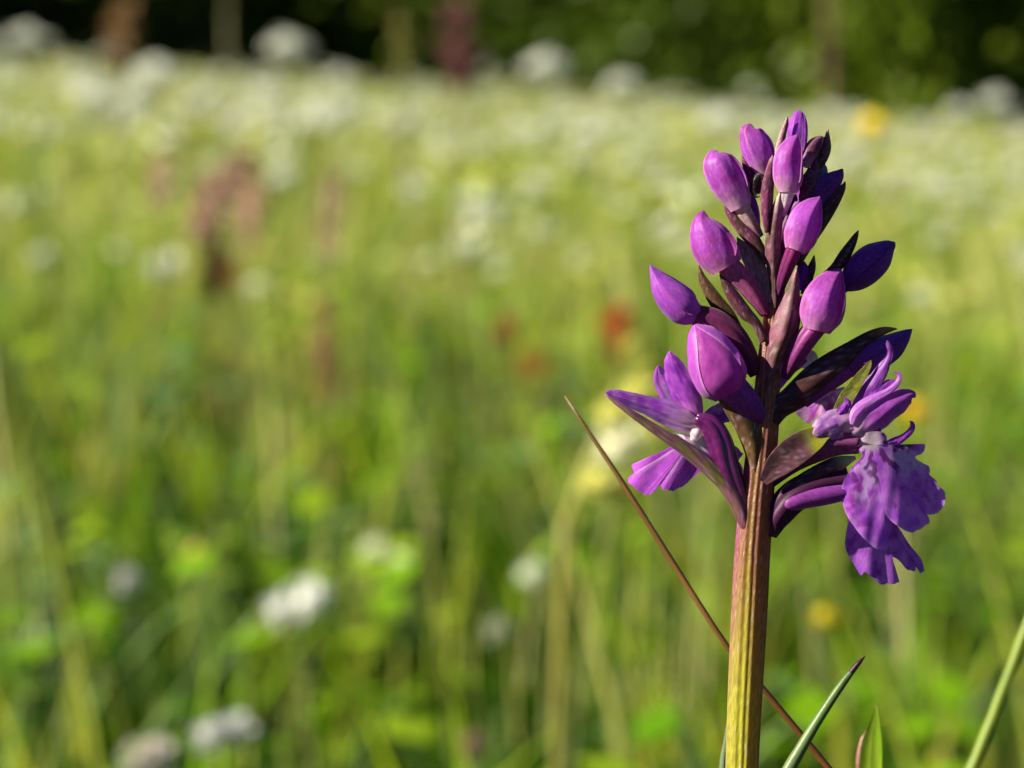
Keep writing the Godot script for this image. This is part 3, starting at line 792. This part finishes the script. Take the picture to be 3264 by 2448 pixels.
func build_trees() -> void:
	var spots := [[-7.5, -17.0, 1.2, 0], [-5.2, -15.4, 1.0, 1], [-3.3, -16.6, 1.2, 0], [-1.9, -18.4, 1.0, 0], [-0.7, -17.2, 1.1, 2], [0.9, -15.6, 1.0, 1], [2.2, -15.0, 1.0, 2], [3.7, -15.0, 1.1, 2], [5.4, -16.0, 1.2, 1], [-10.5, -18.0, 1.4, 0], [8.0, -17.5, 1.3, 2], [0.2, -20.0, 1.4, 0], [4.6, -20.0, 1.4, 0], [-4.6, -20.5, 1.4, 0]]
	var words := ["leftmost dark tree beyond the meadow edge", "dark low bush at the top left behind the white flowers", "black green tree at the far edge, left of the middle", "shaded tree in the dark gap left of the middle", "olive green bush at the top centre behind the pink flower head", "dark bush right of the top centre", "bright green bush above the orchid spike", "green bush right of the slim brown trunk", "dark bush at the top right corner", "tall tree far out on the left of the wood edge", "tall tree far out on the right of the wood edge", "dark tree in the second row behind the top centre", "dark tree in the second row behind the right bushes", "dark tree in the second row behind the left bushes"]
	var greens := [Color(0.035, 0.062, 0.010), Color(0.060, 0.100, 0.010), Color(0.115, 0.175, 0.012)]
	var last: Node3D
	var r2 := RandomNumberGenerator.new()
	r2.seed = 21
	for i in spots.size():
		var s: Array = spots[i]
		var where := Vector3(s[0], 0, s[1])
		where.y = lay(where)
		var o := thing("tree", words[i], "tree", where)
		last = o
		var h: float = 6.5 * s[2]
		part("trunk", o, rod([Vector4(0, -0.2, 0, 0.34), Vector4(0.05, h * 0.3, 0, 0.24), Vector4(-0.05, h * 0.62, 0.1, 0.15), Vector4(0.1, h * 0.95, 0, 0.03)], Color(0.07, 0.05, 0.035), Color(0.06, 0.05, 0.035), 5, 1.0, 1.0, 0.1), M.wood)
		var r := RandomNumberGenerator.new()
		r.seed = 900 + i
		var st := SurfaceTool.new()
		st.begin(Mesh.PRIMITIVE_TRIANGLES)
		var clumps := []
		for k in 84:
			var y := r.randf_range(0.0, 1.0) if k < 40 else r.randf_range(0.0, 0.22)
			var wide: float = (0.95 if y < 0.35 else 1.0 - 0.75 * pow((y - 0.35) / 0.65, 1.5)) * 1.7 * s[2]
			var a := r.randf() * TAU
			clumps.append([Vector3(cos(a) * wide * sqrt(r.randf()), 0.15 + y * h, sin(a) * wide * sqrt(r.randf())), r.randf_range(0.30, 0.62) * s[2], r.randf_range(0.75, 1.25)])
		for c in clumps:
			for k in 110:
				var dirn := Vector3(r.randfn(), r.randfn() * 0.8, r.randfn()) * 0.55
				var p: Vector3 = c[0] + dirn * c[1]
				if p.y < 0.03: continue
				var e := Vector3(r.randfn(), r.randfn(), r.randfn()).normalized() * r.randf_range(0.06, 0.10)
				var f := e.cross(Vector3(r.randfn(), r.randfn(), r.randfn())).normalized() * e.length() * 0.5
				var tone: Color = greens[s[3]] * (c[2] * r.randf_range(0.8, 1.2))
				for v in [p - e, p + f, p + e, p - e, p + e, p - f]:
					st.set_color(tone)
					st.add_vertex(v)
		st.generate_normals()
		var cr := part("crown", o, st.commit(), M.leaf)
		cr.set_meta("kind", "stuff")
	# the wood behind
	for i in 18:
		var where := Vector3(-13.0 + i * 1.5 + r2.randf_range(-0.4, 0.4), 0, -22.5 + r2.randf_range(-0.8, 0.8))
		where.y = lay(where)
		var o: Node3D = last.duplicate()
		o.name = numbered("tree")
		add_child(o, true)
		o.position = where
		o.rotation.y = r2.randf() * TAU
		o.scale = Vector3(1.25, 1.1, 1.25)
		tag(o, "dark tree deep in the shaded wood behind the front row of bushes", "tree", "trees of the wood behind")
	# the slim trunk that shows in front of the bushes
	var foot := seen(1800 * 1.4756, 260 * 1.4756, 12.6)
	foot.y = lay(foot)
	var sl := thing("sapling", "slim brown sapling trunk before the green bushes at the top right", "tree", foot)
	part("trunk", sl, rod([Vector4(0, -0.1, 0, 0.085), Vector4(-0.03, 1.0, 0, 0.07), Vector4(-0.10, 2.4, 0, 0.05), Vector4(-0.05, 3.8, 0, 0.02)], Color(0.085, 0.06, 0.035), Color(0.08, 0.06, 0.035), 4, 1.0, 1.0, 0.05), M.wood)
	var rr := RandomNumberGenerator.new()
	rr.seed = 4
	var sc := SurfaceTool.new()
	sc.begin(Mesh.PRIMITIVE_TRIANGLES)
	for k in 2200:
		var p := Vector3(rr.randfn() * 0.5, 2.9 + rr.randfn() * 0.6, rr.randfn() * 0.5)
		var e := Vector3(rr.randfn(), rr.randfn(), rr.randfn()).normalized() * 0.06
		var f := e.cross(Vector3(rr.randfn(), rr.randfn(), rr.randfn())).normalized() * 0.03
		for v in [p - e, p + f, p + e, p - e, p + e, p - f]:
			sc.set_color(greens[1] * rr.randf_range(0.8, 1.2))
			sc.add_vertex(v)
	sc.generate_normals()
	part("crown", sl, sc.commit(), M.leaf).set_meta("kind", "stuff")

# ---------------------------------------------------------------- flowers of the meadow
func add_blob(st: SurfaceTool, c: Vector3, r: Vector3, tone: Color, squash := 1.0) -> void:
	var n := 6
	var rows := 4
	var pts := []
	for i in rows + 1:
		var a := PI * i / rows
		for k in n:
			var b := TAU * k / n + i * 0.5
			pts.append(c + Vector3(sin(a) * cos(b) * r.x, cos(a) * r.y * squash, sin(a) * sin(b) * r.z))
	for i in rows:
		for k in n:
			var k2 := (k + 1) % n
			for v in [pts[i * n + k], pts[i * n + k2], pts[(i + 1) * n + k], pts[i * n + k2], pts[(i + 1) * n + k2], pts[(i + 1) * n + k]]:
				st.set_color(tone)
				st.add_vertex(v)

func add_petal(st: SurfaceTool, from: Vector3, out: Vector3, side: Vector3, tone: Color) -> void:
	for v in [from, from + out * 0.6 + side, from + out, from, from + out, from + out * 0.6 - side]:
		st.set_color(tone)
		st.add_vertex(v)

func begin() -> SurfaceTool:
	var st := SurfaceTool.new()
	st.begin(Mesh.PRIMITIVE_TRIANGLES)
	return st

func done(st: SurfaceTool) -> ArrayMesh:
	st.generate_normals()
	return st.commit()

func foot_of(head: Vector3, lean := 0.0) -> Vector3:
	var f := head + Vector3(lean, 0, 0)
	f.y = lay(f)
	return f

func stem_to(o: Node3D, head: Vector3, width: float, ca: Color) -> void:
	var q := head - o.position
	part("stem", o, rod([Vector4(0, -0.01, 0, width * 1.2), Vector4(q.x * 0.2, q.y * 0.5, q.z * 0.2, width), Vector4(q.x, q.y, q.z, width * 0.8)], ca, ca, 0, 1.0, 0.0, 0.01), M.blade)

func white_head(st: SurfaceTool, at: Vector3, size: float, r: RandomNumberGenerator, tone: Color) -> void:
	add_blob(st, at, Vector3(1, 0.85, 1) * size * 0.36, tone)
	for k in 60:
		var d := Vector3(r.randfn(), r.randfn() * 0.7 + 0.35, r.randfn()).normalized()
		add_petal(st, at + d * size * 0.12, d * size * r.randf_range(0.36, 0.5), d.cross(Vector3(r.randfn(), r.randfn(), r.randfn())).normalized() * size * 0.09, tone * r.randf_range(0.9, 1.05))

func clover(label: String, heads: Array, size: float, tone: Color, group := "", category := "flower", called := "clover_flower") -> void:
	var base := foot_of(heads[0], 0.01)
	var o := thing(called, label, category, base, group)
	var r := RandomNumberGenerator.new()
	r.seed = int(absf(base.x) * 9000.0 + absf(base.z) * 700.0)
	for h in heads:
		var st := begin()
		white_head(st, h - base, size, r, tone)
		part("flower_head", o, done(st), M.floret)
	stem_to(o, heads[0], 0.0016, Color(0.10, 0.14, 0.03))

func buttercup(label: String, head: Vector3, size: float, tone: Color) -> void:
	var base := foot_of(head, 0.02)
	var o := thing("buttercup", label, "flower", base)
	stem_to(o, head, 0.0018, Color(0.08, 0.13, 0.02))
	for k in 5:
		var a := TAU * k / 5.0
		var st := begin()
		var d := Vector3(cos(a), 0.75, sin(a)).normalized()
		var side := Vector3(-sin(a), 0, cos(a))
		add_petal(st, head - base, d * size * 0.6, side * size * 0.5, tone)
		part("petal", o, done(st), M.floret)
	var c := begin()
	add_blob(c, head - base + Vector3(0, size * 0.22, 0), Vector3(1, 1, 1) * size * 0.34, tone)
	part("flower_centre", o, done(c), M.floret)

# a plume of many small scales along a stalk: sorrel, dock, grass panicles
func plume(called: String, label: String, category: String, line: Array, wide: float, scales: int, tone: Color, tone2: Color, stem_tone: Color) -> void:
	var top: Vector3 = line[line.size() - 1]
	var low: Vector3 = line[0]
	var base := foot_of(low, 0.0)
	var o := thing(called, label, category, base)
	var r := RandomNumberGenerator.new()
	r.seed = scales + int(absf(low.x) * 1000.0)
	var pts := [Vector4(0, -0.01, 0, 0.004)]
	for p in line:
		pts.append(Vector4(p.x - base.x, p.y - base.y, p.z - base.z, 0.003))
	part("stem", o, rod(pts, stem_tone, stem_tone, 0, 1.0, 0.0, 0.01), M.blade)
	var st := begin()
	for k in 7:
		var t := (k + 0.5) / 7.0
		var p := low.lerp(line[1], t).lerp(line[1].lerp(top, t), t) - base
		var fat := wide * 0.30 * sin(PI * clampf(t * 0.86 + 0.12, 0.0, 1.0))
		add_blob(st, p, Vector3(fat, maxf(fat, low.distance_to(top) * 0.08), fat), tone.lerp(tone2, r.randf()))
	for k in scales:
		var t := r.randf()
		var p := low.lerp(top, t) - base
		if line.size() == 3:
			p = low.lerp(line[1], t).lerp(line[1].lerp(top, t), t) - base
		var taper := sin(PI * clampf(t * 0.86 + 0.12, 0.0, 1.0))
		var d := Vector3(r.randfn(), r.randfn() * 0.6 + 0.4, r.randfn()).normalized()
		add_petal(st, p + d * wide * taper * r.randf() * 0.7, d * wide * 0.5, d.cross(Vector3(r.randfn(), r.randfn(), r.randfn())).normalized() * wide * 0.22, tone.lerp(tone2, r.randf()))
	part("flower_spike", o, done(st), M.floret)

func umbel_proto() -> Node3D:
	# an umbel one metre across on a stem of its own, scaled by its copies
	var o := Node3D.new()
	var r := RandomNumberGenerator.new()
	r.seed = 31
	var rays := begin()
	var st := begin()
	for k in 16:
		var a := k * 2.39996
		var q := sqrt((k + 0.5) / 16.0) * 0.42
		var tip := Vector3(cos(a) * q, 0.20 - q * q * 1.3, sin(a) * q)
		var side := Vector3(-sin(a), 0, cos(a)) * 0.012
		for v in [Vector3(0, -0.42, 0) - side, Vector3(0, -0.42, 0) + side, tip + side, Vector3(0, -0.42, 0) - side, tip + side, tip - side]:
			rays.set_color(Color(0.12, 0.17, 0.05))
			rays.add_vertex(v)
		for j in 12:
			var d := Vector3(r.randfn() * 0.05, r.randfn() * 0.05, r.randfn() * 0.05)
			var e := Vector3(r.randfn(), r.randfn() * 0.4, r.randfn()).normalized() * 0.105
			add_petal(st, tip + d - e * 0.5, e, e.cross(Vector3(r.randfn(), r.randfn(), r.randfn())).normalized() * 0.06, Color(0.82, 0.85, 0.76) * r.randf_range(0.85, 1.05))
	var u := part("umbel", o, done(st), M.floret)
	part("ray", u, done(rays), M.leaf)
	var s := rod([Vector4(0, -0.42, 0, 0.05), Vector4(0.1, -4.0, 0, 0.06), Vector4(0.15, -9.0, 0.0, 0.07)], Color(0.09, 0.14, 0.03), Color(0.09, 0.14, 0.03), 0)
	part("stem", o, s, M.leaf)
	return o

func build_flowers() -> void:
	var k := 1.4756
	var wt := Color(0.78, 0.80, 0.76)
	# white heads low in the meadow
	clover("brightest white flower head low in the meadow, a smaller head beside it", [seen(670 * k, 1295 * k, 1.22), seen(612 * k, 1325 * k, 1.24)], 0.024, wt)
	clover("small round white flower head at the lower left", [seen(276 * k, 1258 * k, 1.35)], 0.017, wt * 0.8)
	clover("pair of cream flower heads below the middle of the meadow", [seen(805 * k, 1190 * k, 1.4), seen(790 * k, 1225 * k, 1.41), seen(860 * k, 1222 * k, 1.42)], 0.018, Color(0.76, 0.80, 0.56))
	clover("small pale flower head left of the slanting stalk", [seen(1148 * k, 1240 * k, 1.4)], 0.018, Color(0.70, 0.78, 0.62))
	clover("two white flower heads side by side near the bottom edge", [seen(455 * k, 1590 * k, 1.0), seen(515 * k, 1578 * k, 1.01)], 0.017, wt * 0.85)
	clover("whitish flower head cut by the bottom edge", [seen(335 * k, 1632 * k, 0.98), seen(300 * k, 1640 * k, 0.98)], 0.017, Color(0.68, 0.62, 0.56))
	clover("pinkish purple flower head close to the bottom edge", [seen(1015 * k, 1612 * k, 1.0)], 0.013, Color(0.26, 0.13, 0.13))
	clover("pale flower head just above the bottom, left of the middle", [seen(1075 * k, 1365 * k, 1.15)], 0.015, Color(0.42, 0.46, 0.30))
	clover("round pale yellow flower head in the upper middle of the meadow", [seen(1042 * k, 397 * k, 3.2)], 0.046, Color(0.76, 0.82, 0.22))
	# yellow
	buttercup("bright yellow buttercup against the dark bushes right of the spike", seen(1886 * k, 290 * k, 3.0), 0.052, Color(0.86, 0.70, 0.02))
	buttercup("yellow buttercup beside the open right flower", seen(1976 * k, 905 * k, 1.5), 0.024, Color(0.70, 0.46, 0.02))
	buttercup("dull yellow buttercup low, right of the orchid stem", seen(1785 * k, 1352 * k, 1.1), 0.018, Color(0.50, 0.42, 0.02))
	buttercup("yellowish flower left of the white heads", seen(428 * k, 1205 * k, 1.4), 0.018, Color(0.50, 0.42, 0.08))
	# red sorrel and brown plumes
	plume("sorrel", "rust red sorrel head left of the orchid buds", "sorrel", [seen(1340 * k, 760 * k, 1.75), seen(1338 * k, 715 * k, 1.75), seen(1334 * k, 672 * k, 1.75)], 0.018, 110, Color(0.46, 0.14, 0.035), Color(0.34, 0.10, 0.03), Color(0.20, 0.10, 0.04))
	plume("sorrel", "fainter red sorrel head, further left of the orchid", "sorrel", [seen(1100 * k, 740 * k, 2.1), seen(1098 * k, 715 * k, 2.1), seen(1090 * k, 690 * k, 2.1)], 0.016, 50, Color(0.40, 0.08, 0.03), Color(0.30, 0.09, 0.04), Color(0.20, 0.12, 0.04))
	plume("sorrel", "orange red sorrel head under the fainter red one", "sorrel", [seen(1160 * k, 800 * k, 1.9), seen(1150 * k, 785 * k, 1.9), seen(1135 * k, 770 * k, 1.9)], 0.016, 50, Color(0.46, 0.14, 0.03), Color(0.34, 0.14, 0.04), Color(0.20, 0.12, 0.04))
	plume("dock", "drooping dry pinkish plume at the left of the meadow", "dock", [seen(440 * k, 520 * k, 2.2), seen(445 * k, 420 * k, 2.2), seen(540 * k, 345 * k, 2.2)], 0.026, 220, Color(0.56, 0.40, 0.30), Color(0.40, 0.25, 0.20), Color(0.24, 0.14, 0.07))
	plume("dock", "second dry plume hanging right of the drooping pinkish one", "dock", [seen(530 * k, 540 * k, 2.15), seen(540 * k, 460 * k, 2.15), seen(560 * k, 390 * k, 2.15)], 0.018, 120, Color(0.66, 0.46, 0.34), Color(0.40, 0.24, 0.18), Color(0.24, 0.16, 0.08))
	plume("dock", "dark brown withered head below the two dry plumes", "dock", [seen(462 * k, 640 * k, 2.2), seen(462 * k, 590 * k, 2.2), seen(470 * k, 530 * k, 2.2)], 0.018, 190, Color(0.06, 0.035, 0.025), Color(0.10, 0.05, 0.02), Color(0.36, 0.24, 0.12))
	plume("dock", "rusty little head right beside the dark brown withered one", "dock", [seen(505 * k, 615 * k, 2.18), seen(502 * k, 595 * k, 2.18), seen(500 * k, 570 * k, 2.18)], 0.012, 70, Color(0.30, 0.09, 0.02), Color(0.20, 0.07, 0.02), Color(0.20, 0.12, 0.06))
	plume("dock", "tall reddish brown dock stalk left of the middle", "dock", [seen(700 * k, 870 * k, 1.9), seen(700 * k, 740 * k, 1.9), seen(700 * k, 640 * k, 1.9)], 0.012, 150, Color(0.40, 0.19, 0.13), Color(0.32, 0.16, 0.09), Color(0.26, 0.14, 0.08))
	plume("grass_plume", "pale pinkish grass plume over the reddish dock stalk", "grass plume", [seen(705 * k, 560 * k, 2.0), seen(722 * k, 460 * k, 2.0), seen(718 * k, 375 * k, 2.0)], 0.018, 110, Color(0.62, 0.46, 0.32), Color(0.36, 0.28, 0.16), Color(0.30, 0.24, 0.12))
	plume("pink_flower", "pinkish flower head left of the drooping plume", "dock", [seen(345 * k, 440 * k, 2.3), seen(348 * k, 400 * k, 2.3), seen(350 * k, 350 * k, 2.3)], 0.022, 90, Color(0.66, 0.48, 0.36), Color(0.40, 0.28, 0.18), Color(0.24, 0.20, 0.08))
	plume("pink_flower", "dark pink flower spike before the dark wood at the top centre", "flower", [seen(1000 * k, 190 * k, 2.6), seen(998 * k, 110 * k, 2.6), seen(985 * k, 10 * k, 2.6)], 0.030, 160, Color(0.28, 0.12, 0.11), Color(0.12, 0.05, 0.06), Color(0.12, 0.08, 0.05))
	plume("grass_plume", "brownish yellow plume before the dark wood at the top left", "grass plume", [seen(255 * k, 160 * k, 2.8), seen(262 * k, 80 * k, 2.8), seen(275 * k, 10 * k, 2.8)], 0.026, 170, Color(0.30, 0.19, 0.07), Color(0.22, 0.13, 0.08), Color(0.20, 0.16, 0.07))
	plume("grass_plume", "greyish green stalk before the dark wood left of the top centre", "grass plume", [seen(492 * k, 150 * k, 2.4), seen(491 * k, 70 * k, 2.4), seen(490 * k, -40 * k, 2.4)], 0.008, 80, Color(0.26, 0.28, 0.12), Color(0.20, 0.20, 0.10), Color(0.24, 0.22, 0.12))
	plume("grass_plume", "olive stalk between the pink spike and the right umbel", "grass plume", [seen(870 * k, 190 * k, 2.7), seen(868 * k, 110 * k, 2.7), seen(862 * k, 20 * k, 2.7)], 0.018, 90, Color(0.22, 0.24, 0.05), Color(0.18, 0.16, 0.05), Color(0.18, 0.18, 0.06))
	# yellow rattle right behind the orchid
	var line := [seen(1215 * k, 1290 * k, 0.95), seen(1240 * k, 1090 * k, 0.96), seen(1345 * k, 830 * k, 0.98)]
	var foot := foot_of(line[0], -0.004)
	var y := thing("yellow_rattle", "pale yellow flower spike with a straw stem close behind the left flower", "flower", foot)
	var sp := [Vector4(0, -0.01, 0, 0.0055)]
	for p in line:
		sp.append(Vector4(p.x - foot.x, p.y - foot.y, p.z - foot.z, 0.0045))
	part("stem", y, rod(sp, Color(0.30, 0.26, 0.06), Color(0.36, 0.38, 0.08), 4, 1.0, 0.0, 0.004), M.blade)
	var r := RandomNumberGenerator.new()
	r.seed = 12
	for q in [[1385, 865, 0.020, 0], [1335, 965, 0.024, 1], [1320, 895, 0.014, 0], [1290, 1050, 0.016, 0], [1345, 1060, 0.014, 2], [1420, 930, 0.011, 0], [1400, 800, 0.011, 2], [1365, 745, 0.010, 2]]:
		var c := seen(q[0] * k, q[1] * k, 0.95) - foot
		var st := begin()
		var tone: Color = [Color(0.76, 0.76, 0.22), Color(0.84, 0.84, 0.60), Color(0.42, 0.44, 0.08)][q[3]]
		white_head(st, c, q[2], r, tone)
		part("flower_head", y, done(st), M.floret)
	# umbels: the plain ones fill the far band, the others stand out
	var proto := umbel_proto()
	var named := [
		[55, 85, 3.6, 0.085, 0.6, "greyish umbel before the dark wood in the top left corner"],
		[620, 105, 3.4, 0.10, 1.0, "large white umbel standing alone before the dark wood, left of the top centre"],
		[1180, 146, 3.4, 0.10, 1.0, "large white umbel before the dark wood, right of the pink spike"],
		[330, 168, 4.2, 0.14, 1.0, "broad white umbel over the meadow edge at the upper left"],
		[195, 205, 4.4, 0.13, 1.0, "broad white umbel left of the widest upper left one"],
		[1345, 185, 4.2, 0.10, 0.8, "greenish white umbel right of the large one at the top centre"],
		[1560, 262, 4.4, 0.13, 0.9, "pale umbel at the meadow edge left of the orchid tip"],
		[1265, 292, 4.2, 0.09, 1.0, "cream umbel below the large one at the top centre"],
		[2150, 222, 3.6, 0.08, 0.7, "grey white umbel at the right edge before the dark bushes"],
		[2020, 405, 3.2, 0.07, 0.9, "pale umbel in the meadow at the right edge"],
		[690, 262, 3.4, 0.11, 1.0, "white umbel above the dry pinkish plumes"],
		[610, 385, 2.8, 0.055, 0.8, "pale bluish umbel right of the drooping plume"],
		[1160, 395, 3.0, 0.05, 0.8, "faint white umbel in the upper middle of the meadow"],
		[1990, 640, 2.2, 0.035, 0.8, "small pale umbel right of the orchid buds"],
	]
	for q in named:
		var head := seen(q[0] * k, q[1] * k, q[2])
		put_umbel(proto, head, q[3] * 0.74, q[5], "")
	for i in 400:
		var z := sqrt(rng.randf_range(4.2 * 4.2, 12.8 * 12.8)) if i > 45 else rng.randf_range(4.5, 7.5)
		var x := rng.randf_range(-0.255, 0.255 if i > 45 else 0.0) * z
		var p := Vector3(x, 0, -z)
		if i > 45 and mottle.get_noise_3dv(p * 0.9 + Vector3(2, 0, 7)) < -0.02: continue
		p.y = lay(p) + rng.randf_range(0.18, 0.31)
		put_umbel(proto, p, rng.randf_range(0.032, 0.075), "small white umbel in the pale band of flowers at the far end of the meadow", "white umbels of the far meadow")
	for i in 18:
		var z := rng.randf_range(4.0, 7.5)
		var x := rng.randf_range(-0.25, 0.25) * z
		var p := Vector3(x, 0, -z)
		p.y = lay(p) + rng.randf_range(0.30, 0.40)
		put_umbel(proto, p, rng.randf_range(0.035, 0.075), "tall white umbel rising over the blurred edge of the meadow", "tall umbels along the meadow edge")
	proto.queue_free()

func put_umbel(proto: Node3D, head: Vector3, size: float, label: String, group: String) -> void:
	var o: Node3D = proto.duplicate()
	o.name = numbered("white_umbel")
	add_child(o, true)
	o.transform = Transform3D(Basis(Vector3.UP, rng.randf() * TAU).scaled(Vector3(size, size, size)), head)
	# the stem reaches the soil whatever the size of the umbel
	var s: Node3D = o.get_node("stem")
	var drop := (head.y - lay(head)) / size - 0.42
	s.scale.y = (drop + 0.2) / 8.58
	s.position.y = -0.42 + 0.42 * s.scale.y
	tag(o, label, "flower", group)
